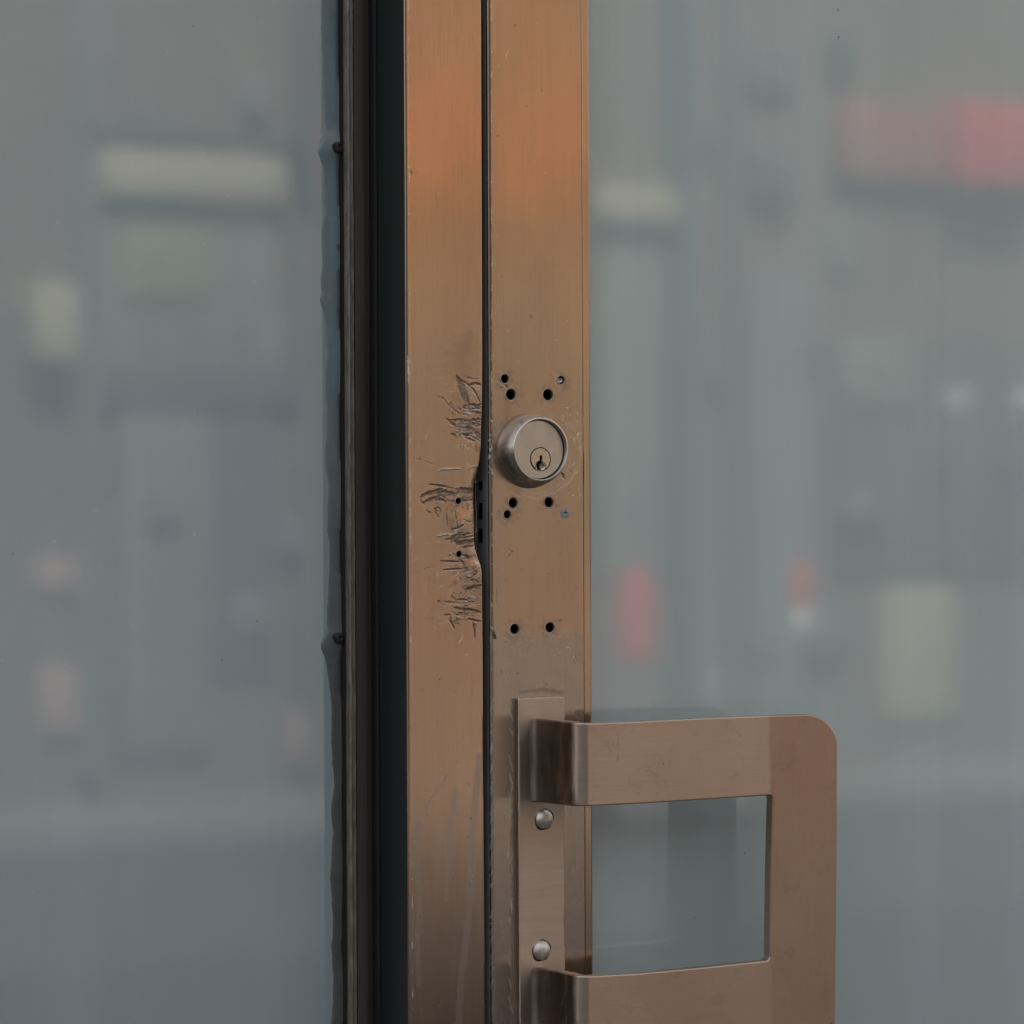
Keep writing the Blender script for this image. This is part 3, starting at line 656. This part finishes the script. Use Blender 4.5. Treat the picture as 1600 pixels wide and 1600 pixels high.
# post body: its black left side is the broad dark band
Yp = 0.037
box('post_side', XJL + 0.0002, XJL + 0.030, 0.0125, 0.20, 0.013, 2.24, M_CHANNEL, jamb)
box('side_strip', XJL - 0.0001, XJL + 0.001, 0.0012, 0.0124, 0.013, 2.24, M_CHANNEL, jamb)
# stop behind the gap, with keeper slots
gapx0, gapx1 = PX(735, .014), PX(775, .014)
box('door_stop', XJL + 0.0305, gapx1 + .02, 0.020, 0.05, 0.013, 2.24, M_RUBBER, jamb)
# torn lip of the plate edge, lit along its ragged rim
def ribbon(name, pts, wd, mat, parent, jit=0.0):
    """thin bent metal lip; pts = list of world points"""
    bm = bmesh.new(); rows = []
    for i, p in enumerate(pts):
        j = RNG.uniform(-jit, jit); t = .35 + .65 * math.sin(math.pi * i / (len(pts) - 1))
        rows.append([bm.verts.new((p[0] + j, p[1], p[2])), bm.verts.new((p[0] + wd * t * .5 + j, p[1] - .0002, p[2])), bm.verts.new((p[0] + wd * t + j * 1.5, p[1] + wd * .9 * t, p[2]))])
    for a, b in zip(rows, rows[1:]):
        for k in range(2): bm.faces.new((a[k], b[k], b[k + 1], a[k + 1]))
    o = bm_obj(name, bm, mat, parent, 60)
    sol = o.modifiers.new('s', 'SOLIDIFY'); sol.thickness = 0.0004
    return o
lip = []
for v in np.arange(752, 884, 3.0):
    u = np.interp(v, pry[:, 0], pry[:, 1]); p = P(u - .3, v, 0.0012); lip.append((p.x, 0.0016, p.z))
ribbon('torn_lip', lip, .0007, M_JAMB, jamb, .0002)

# ---- side window: channel, bead, ridge, groove, sealant, glass ----
side = empty('side_window', (-0.75, 0.04, 0.0))
tag(side, 'fixed shop side window with blue sealant and dark glazing bead at left', 'window')
GY = 0.0465
def vprof(name, pts, mat, parent, z0=0.10, z1=2.24):
    """closed cross-section (x,y) extruded up"""
    n = len(pts)
    vs_ = [(x, y, z0) for x, y in pts] + [(x, y, z1) for x, y in pts]
    fs = [(i, (i + 1) % n, (i + 1) % n + n, i + n) for i in range(n)] + [tuple(range(n))[::-1], tuple(range(n, 2 * n))]
    bm = bmesh.new(); bv = [bm.verts.new(v) for v in vs_]
    for f in fs: bm.faces.new([bv[i] for i in f])
    return bm_obj(name, bm, mat, parent, 30)
xb0, xb1 = PX(556, Yp), XJL - 0.0001
vprof('glazing_bead', [(xb0, Yp + .0004), (xb0 + .0015, Yp - .0003), (xb1 - .0035, Yp), (xb1 - .0030, Yp + .0012), (xb1, Yp + .0014), (xb1, .075), (xb0, .075)], M_BEAD, side)
# raised ridge with ragged weathered crest; its dark web runs back to the glass
xa, xb = PX(546, Yp - .002), PX(556, Yp - .002)
def ridge():
    zz = np.arange(0.10, 2.24, 0.0022); bm = bmesh.new(); rows = []
    for z in zz:
        fine = 0.82 < z < 1.45
        j = lambda s: RNG.normal(0, s) if fine else 0
        rows.append([bm.verts.new(c) for c in ((xa + .0002, Yp + .0030, z), (xa - .0002 + j(.00005), Yp + .0012 + j(.0001), z), (xa + .0001 + j(.00008), Yp - .0016 + j(.00014), z), (xa + .0007 + j(.00006), Yp - .0022 + j(.0001), z),
                                               (xa + .0015, Yp - .0010, z), (xb - .0012, Yp - .0012 + j(.00006), z), (xb - .0004 + j(.00005), Yp - .0016 + j(.0001), z), (xb, Yp + .002, z))])
    for a, b in zip(rows, rows[1:]):
        for k in range(7): bm.faces.new((a[k], a[k + 1], b[k + 1], b[k]))
    return bm_obj('bead_ridge', bm, M_RIDGE, side, 50)
ridge()
vprof('bead_web', [(xa + .0003, GY + .008), (xa + .0003, Yp + .0050), (xa + .0001, Yp + .0040), (xa + .0003, Yp + .0020), (xb - .0002, Yp + .0020), (xb - .0002, GY + .008)], M_GROOVE, side)
xg0 = xa
box('glass_pane', -1.45, xg0 + .0002, GY, GY + .0075, 0.10, 2.20, M_GLASS, side)
box('bottom_rail', -1.50, XJL - .001, .03, .09, .013, .0995, M_CHANNEL, side); box('top_rail', -1.50, XJL - .001, .03, .09, 2.2405, 2.2495, M_CHANNEL, side)
box('left_post', -1.50, -1.4505, .0, .09, .1, 2.24, M_CHANNEL, side)
# sealant: irregular ribbon of old silicone
def sealant():
    bm = bmesh.new(); rows = []
    zs = np.arange(P(500, 1660, GY).z, P(500, -60, GY).z, 0.0016)
    ph = RNG.rand(6) * 6
    bl = [(P(520, 229, GY).z, .0048, .0065), (P(518, 440, GY).z, .0016, .014), (P(520, 1003, GY).z, .0032, .0075), (P(520, 1255, GY).z, -.001, .03), (P(520, 470, GY).z, .0012, .004)]
    wj = 0
    for z in zs:
        v = 800 - (z - 1.15) * FPX / DIST
        wbase = np.interp(v, [-60, 200, 300, 480, 700, 900, 1100, 1300, 1600], [23, 23, 22, 22, 20, 18, 17, 16, 15]) * 0.00037
        wj = wj * .90 + RNG.normal(0, .00014)
        w_ = wbase + .0006 * math.sin(z * 61 + ph[0]) + .0004 * math.sin(z * 173 + ph[1]) + wj
        h = .0016 + .0005 * math.sin(z * 97 + ph[2]) + RNG.normal(0, .00008)
        for (bz, ba, bw) in bl:
            g = math.exp(-((z - bz) / bw) ** 2); w_ += ba * g * (1 + .3 * math.sin((z - bz) * 330 + ba * 900)); h += abs(ba) * .40 * g
        xr_ = xg0 + .0002
        rows.append([bm.verts.new((xr_ - w_ * t, GY + .0003 - h * hh, z + RNG.normal(0, .0002))) for t, hh in ((1.0, 0), (.95, .30), (.84, .52), (.66, .60 + RNG.normal(0, .02)), (.45, .72 + RNG.normal(0, .03)), (.22, .9), (0, 1.0), (-.08, .2))])
    for a, b in zip(rows, rows[1:]):
        for k in range(7): bm.faces.new((a[k], a[k + 1], b[k + 1], b[k]))
    return bm_obj('sealant', bm, M_SEAL, side, 70)
sealant()
def bolt(u, v, label):
    p = P(u, v, .0405); root = lathe('bolt_head', p.x, p.z, [(.0030, .046), (.0028, .0418), (.0024, .0409), (.0015, .0407), (.0011, .0416), (.0004, .0418)], M_BOLT, side, 9, 20, True, lambda a: .08 * math.sin(3 * a))
    root['label'] = label
M_BOLT = paint('rusty_black_bolt', (.010, .008, .007), (.05, .038, .030), .5, 500, 1.0)
bolt(532, 229, 'upper rusty bolt beside the sealant lump'); bolt(533, 997, 'lower rusty bolt under the sealant')

vprof('gasket', [(XJL - .0002, .030), (XJL - .0016, .0305), (XJL - .0019, .0330), (XJL - .0010, .0352), (XJL - .0002, .0356)], M_RUBBER, side)
# ------------------------------------------------------------------ the door
door = empty('glass_door', (PX(845), 0.0, 0.02))
tag(door, 'bronze framed glass shop door with pull handle and round lock', 'door')
XS0, XS1 = PX(765.5), PX(911.5)
sholes = [pxhole(788.5, 592, 14), pxhole(876.5, 594, 13), pxhole(798, 616.5, 17.5), pxhole(856, 617, 18), pxhole(801.5, 786, 16), pxhole(857.5, 785, 16),
          pxhole(792.5, 804, 13), pxhole(883, 802.5, 12), pxhole(804, 983, 16), pxhole(859, 980.5, 16)]
def sh(X, Z, U, V, XL, XR):
    y = .00010 * np.sin(V / 90.) * np.sin((U - 765) / 46.)
    y += .0002 * np.exp(-((V - 990) / 8) ** 2 - ((X - XL) / .003) ** 2)
    return y
panel('stile', XS0, XS1, ZB, ZT, 0.0, 170, 1500, S, sh, sholes, M_STILE, door, 0.044, M_EDGE, round_r=0.0018, round_rr=.0003)
for h in sholes: hole(h, door)
box('stile', XS0, XS1, 0.0, 0.044, ZT, 2.22, M_STILE, door); box('stile', XS0, XS1, 0.0, 0.044, 0.02, ZB, M_STILE, door)
# bead beside the glass
xq0, xq1 = XS1 + .00012, PX(924.5, .0)
vprof('glazing_bead', [(xq0, .0003), (xq0 + .0003, -.0001), (xq1 - .0012, .0), (xq1 - .0003, .0006), (xq1, .0018), (xq1, .024), (xq0, .024)], M_STILE, door, .135, 2.10)
GD = .010
box('glass_pane', xq1 - .002, DR - .075, GD, GD + .008, .12, 2.12, M_GLASS_R, door)
box('hinge_stile', DR - .076, DR, 0.0, .044, .02, 2.22, M_STILE, door, .0015)
box('top_rail', XS1 + .0005, DR - .0765, 0.0012, .043, 2.121, 2.219, M_STILE, door); box('bottom_rail', XS1 + .0005, DR - .0765, 0.0012, .043, .021, .119, M_STILE, door)
# remains in two of the small holes
x, z, r = sholes[1]; o = lathe('screw_stub', x, z, [(r * .75, .006), (r * .72, .0016), (r * .6, .0009), (r * .25, .0012), (r * .1, .0022)], M_SCREW, door, 18, 40, True, lambda a: .12 * math.sin(2 * a + 1))
x, z, r = sholes[7]; M_PLASTIC = paint('grey_plastic', (.42, .43, .42), (.30, .31, .30), .5, 500)
lathe('wall_plug', x, z, [(r + .0007, .0001), (r + .0006, -.0003), (r * .62, -.0005), (r * .50, .0004), (r * .48, .004)], M_PLASTIC, door, 24, 40)
prism('plug_tongue', [(x - r * .5, z - r * .55), (x + r * .45, z - r * .55), (x + r * .48, z + r * .05), (x - .0001, z + r * .25), (x - r * .52, z - r * .05)], -.0002, .002, M_PLASTIC, door)
# metal curl at the door edge
cp = P(770, 990)
ribbon('burr', [(cp.x - .0014 + .0028 * t, -.0004 - .0008 * math.sin(3.14 * t), cp.z + .0032 - .0058 * t) for t in np.linspace(0, 1, 8)], .0007, M_SCREW, door)

for v0, v1 in ((752, 765), (786, 812), (826, 848)):
    box('latch_slot', XS0 - .00025, XS0 + .0002, .0075, .0112, P(750, v1).z, P(750, v0).z, M_CAVITY, door)
# ---- lock ----
lc = P(827, 705.5); k = DIST / FPX; LX, LZ = lc.x, lc.z
Rb, Rf = 58 * k, 51 * k * .99; LD = .0118
tl = LX + 0.0; up = .0009
collar_prof = [(Rb * 1.0, .001), (Rb * 1.0, -.0006), (Rb * .992, -.0012), (Rb * .980, -.0032), (Rb * .962, -.0055), (Rb * .938, -.0077), (Rb * .912, -.0095), (Rf * 1.006, -.0107), (Rf * .990, -.0114), (Rf * .978, -.0118), (Rf * .962, -.01195), (Rf * .940, -.0119), (Rf * .930, -.0116), (Rf * .925, -.0110), (Rf * .925, -.0070)]
lock = lathe('lock_cylinder', LX, LZ, collar_prof, [M_LOCK], door, 160, 50, closed_end=False)
lock['label'] = 'round nickel lock cylinder with keyhole'
# the worn collar sits a touch skewed: shear its front up slightly
for o_ in (lock,):
    for v in o_.data.vertices: v.co.z += max(0, -v.co.y) / LD * up
yf = -.0092
lx, lz = LX, LZ + up
pc = P(844.4, 717.7, yf)
face = lathe('lock_face', lx, lz, [(Rf * .905, -.002), (Rf * .905, yf + .0005), (Rf * .895, yf + .0001), (Rf * .885, yf)], M_LOCKFACE, lock, 128, 30)
Rp = 18.4 * k
cut = lathe('cut', pc.x, pc.z, [(0.0001, yf - .003), (Rp * 1.03, yf - .003), (Rp * 1.03, yf + .004), (.0001, yf + .004)], M_CAVITY, None, 96, 30)
bmc = bmesh.new(); bmc.from_mesh(cut.data); bmesh.ops.contextual_create(bmc, geom=[e for e in bmc.edges if e.is_boundary and all((v.co.y < yf) for v in e.verts)])
bmesh.ops.recalc_face_normals(bmc, faces=bmc.faces); bmc.to_mesh(cut.data); bmc.free()
bmc = bmesh.new(); bmc.from_mesh(face.data); bmesh.ops.contextual_create(bmc, geom=[e for e in bmc.edges if e.is_boundary]); bmesh.ops.recalc_face_normals(bmc, faces=bmc.faces); bmc.to_mesh(face.data); bmc.free()
apply_bool(face, [cut])
lathe('lock_well', lx, lz, [(Rf * .93, -.0075), (Rf * .90, -.0068)], M_CAVITY, lock, 64, 30, closed_end=False)
plug = lathe('key_plug', pc.x, pc.z, [(Rp * .95, yf + .0035), (Rp * .95, yf + .0001), (Rp * .93, yf - .00015), (Rp * .90, yf - .00025)], M_PLUG, lock, 72, 30)
bmc = bmesh.new(); bmc.from_mesh(plug.data); bmesh.ops.contextual_create(bmc, geom=[e for e in bmc.edges if e.is_boundary]); bmesh.ops.recalc_face_normals(bmc, faces=bmc.faces); bmc.to_mesh(plug.data); bmc.free()
def c7(a, b): q = P(765 + a * .0875, 635 + b * .0875, yf); return (q.x, q.z)
key_pts = [c7(*p) for p in ((888, 882), (912, 872), (938, 884), (940, 930), (925, 955), (948, 1000), (925, 1030), (915, 1075), (940, 1140), (868, 1140), (862, 1090), (850, 1070), (856, 1010), (885, 975), (890, 940))]
kc = prism('cut', key_pts, yf - .002, yf + .0030, M_CAVITY); kc.data.materials.clear(); kc.data.materials.append(M_CAVITY)
sc_ = bmesh.new(); q = c7(905, 1075)
bmesh.ops.create_uvsphere(sc_, u_segments=32, v_segments=16, radius=1.0)
bmesh.ops.scale(sc_, verts=sc_.verts, vec=(.0031, .0017, .0031)); bmesh.ops.translate(sc_, verts=sc_.verts, vec=(q[0], yf - .0003, q[1]))
scoop = bm_obj('cut', sc_, M_PLUG)
apply_bool(plug, [scoop, kc])
plug.data.materials.clear(); plug.data.materials.append(M_PLUG); plug.data.materials.append(M_CAVITY)
for f in plug.data.polygons:
    c_ = f.center; f.material_index = 1 if (c_.y > yf + .0024 and math.hypot(c_.x - pc.x, c_.z - pc.z) < Rp * .8) else 0
    f.use_smooth = True
plug.data.set_sharp_from_angle(angle=rad(25)); face.data.set_sharp_from_angle(angle=rad(25))
bx = c7(905, 1010); prism('keyway', [(a, b) for a, b in key_pts], yf + .0016, yf + .0028, M_CAVITY, lock)

# ---- pull handle ----
YH = -.0400; TH = .0062; YPL = -.0037
def H(u, v): q = P(u, v, YH); return (q.x, q.z)
top_l, bot_l = H(905, 1131), H(900, 1262); top2, bot2 = H(893, 1527), H(893, 1655)
XA = PX(899, YH, 1300)
def edge_z(u, a, b):   # z on the front plane along a traced edge
    t = (u - a[0]) / (b[0] - a[0]); return a[1] + (b[1] - a[1]) * t
def handle():
    bm = bmesh.new()
    # path of the outer surface seen from above: out from the plate, round the corner, then flat to the right
    xo = PX(841, YPL, 1200); Rc = .0075
    path = [(xo - .0050, YPL + .0003), (xo - .0034, YPL - .0010), (xo - .0022, YPL - .0028), (xo - .0014, YPL - .0055), (xo - .0006, YPL - .010), (xo + .0002, (YPL + YH) / 2), (xo + .0010, YH + .0125)]
    c_ = (xo + .0010 + Rc, YH + Rc)
    path += [(c_[0] - Rc * math.cos(rad(a)), c_[1] - Rc * math.sin(rad(a))) for a in range(0, 91, 9)]
    xf = path[-1][0]
    def bar(vt0, vt1, vb0, vb1, last_extra):
        zt = P(905, vt0, YH).z; zb = P(900, vb0, YH).z
        rows = []
        for i, (x, y) in enumerate(path):
            flare = .0
            rows.append((bm.verts.new((x, y, zt + .0010 * (1 - i / len(path)))), bm.verts.new((x, y, (zt + zb) / 2)), bm.verts.new((x, y, zb))))
        for a, b in zip(rows, rows[1:]):
            for k in range(2): bm.faces.new((a[k], b[k], b[k + 1], a[k + 1]))
        return rows[-1]
    e1 = bar(1131, 1119, 1261, 1243, 0); e2 = bar(1527, 1500, 1652, 1640, 0)
    # front plate outline, clockwise from upper-left end
    pts = [H(1000, 1127.3), H(1100, 1122), H(1190, 1118.5)]
    cx, cz = H(1258, 1168); rx = H(1308.5, 1168)[0] - cx; rz = H(1258, 1116.5)[1] - cz
    pts += [(cx + rx * math.sin(rad(a)), cz + rz * math.cos(rad(a))) for a in range(0, 91, 6)]
    pts += [H(1308.5, 1300), H(1307, 1450), H(1305, 1600)]
    cx, cz = H(1256, 1605); rx2 = H(1305, 1605)[0] - cx; rz2 = rz
    pts += [(cx + rx2 * math.cos(rad(a)), cz - rz2 * math.sin(rad(a))) for a in range(0, 91, 6)]
    pts += [H(1100, 1654)]
    outer = [bm.verts.new((x, YH, z)) for x, z in pts]
    inner = [bm.verts.new((x, YH, z)) for x, z in [H(1000, 1521), H(1100, 1511.5), H(1188, 1502.3), H(1200, 1500.5), H(1203, 1496.5), H(1204.5, 1370), H(1207.5, 1249), H(1206, 1244.5), H(1201, 1243), H(1100, 1249.5), H(1000, 1256)]]
    loop = [e1[0]] + outer + [e2[2], e2[1], e2[0]] + inner + [e1[2], e1[1]]
    bm.faces.new(loop)
    bmesh.ops.recalc_face_normals(bm, faces=bm.faces)
    bm.faces.ensure_lookup_table()
    big = max(bm.faces, key=lambda f: f.calc_area())
    if big.normal.y > 0: bmesh.ops.reverse_faces(bm, faces=bm.faces)
    me = bpy.data.meshes.new('pull_handle'); bm.to_mesh(me); bm.free(); me.materials.append(M_HANDLE)
    o = bpy.data.objects.new('pull_handle', me); COL.objects.link(o); par(o, door)
    s = o.modifiers.new('s', 'SOLIDIFY'); s.thickness = TH; s.offset = -1; s.use_even_offset = True
    b = o.modifiers.new('b', 'BEVEL'); b.width = .0009; b.segments = 3; b.limit_method = 'ANGLE'; b.angle_limit = rad(40); b.harden_normals = False
    me.polygons.foreach_set('use_smooth', [True] * len(me.polygons))
    wn = o.modifiers.new('w', 'WEIGHTED_NORMAL'); wn.weight = 100; wn.mode = 'FACE_AREA'
    return o
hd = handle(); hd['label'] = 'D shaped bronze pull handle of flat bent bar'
px0, px1 = PX(811, YPL, 1300), PX(882, YPL, 1300); zt_ = P(845, 1090, YPL).z; zb_ = P(845, 1720, YPL).z
bm = bmesh.new()
n = 60; L_, R_ = [], []
for i in range(n + 1):
    z = zt_ + (zb_ - zt_) * i / n
    L_.append((px0 + RNG.normal(0, .00006), z)); R_.append((px1 + .00025 * math.sin(i * .5) + RNG.normal(0, .0001) + (.0004 if i < 4 else 0), z))
f = bm.faces.new([bm.verts.new((x, YPL, z)) for x, z in L_ + R_[::-1]])
r_ = bmesh.ops.extrude_face_region(bm, geom=[f]); bmesh.ops.translate(bm, verts=[g for g in r_['geom'] if isinstance(g, bmesh.types.BMVert)], vec=(0, -YPL + .0002, 0))
pl = bm_obj('back_plate', bm, M_PLATE, hd, 30)
b = pl.modifiers.new('b', 'BEVEL'); b.width = .0005; b.segments = 2; b.limit_method = 'ANGLE'
for u, v in ((851, 1280), (847, 1485)):
    q = P(u, v, YPL - .001); R_s = 15.6 * k
    R_s = 15.6 * DIST / FPX
    lathe('round_head_screw', q.x, q.z, [(R_s * .92, YPL + .0002), (R_s, YPL - .0004), (R_s * .96, YPL - .0011), (R_s * .84, YPL - .0021), (R_s * .62, YPL - .0030), (R_s * .36, YPL - .0035), (R_s * .12, YPL - .00365)], M_SCREW, hd, 40, 60, True)
    lathe('screw_ring', q.x + .0003, q.z - .0002, [(R_s * 1.08, YPL - .00005), (R_s * .95, YPL - .00012)], M_CAVITY, hd, 32, 60, False, lambda a: .06 * math.sin(2 * a) + .04 * math.sin(5 * a))  # thin near-black ring just outside the screw head
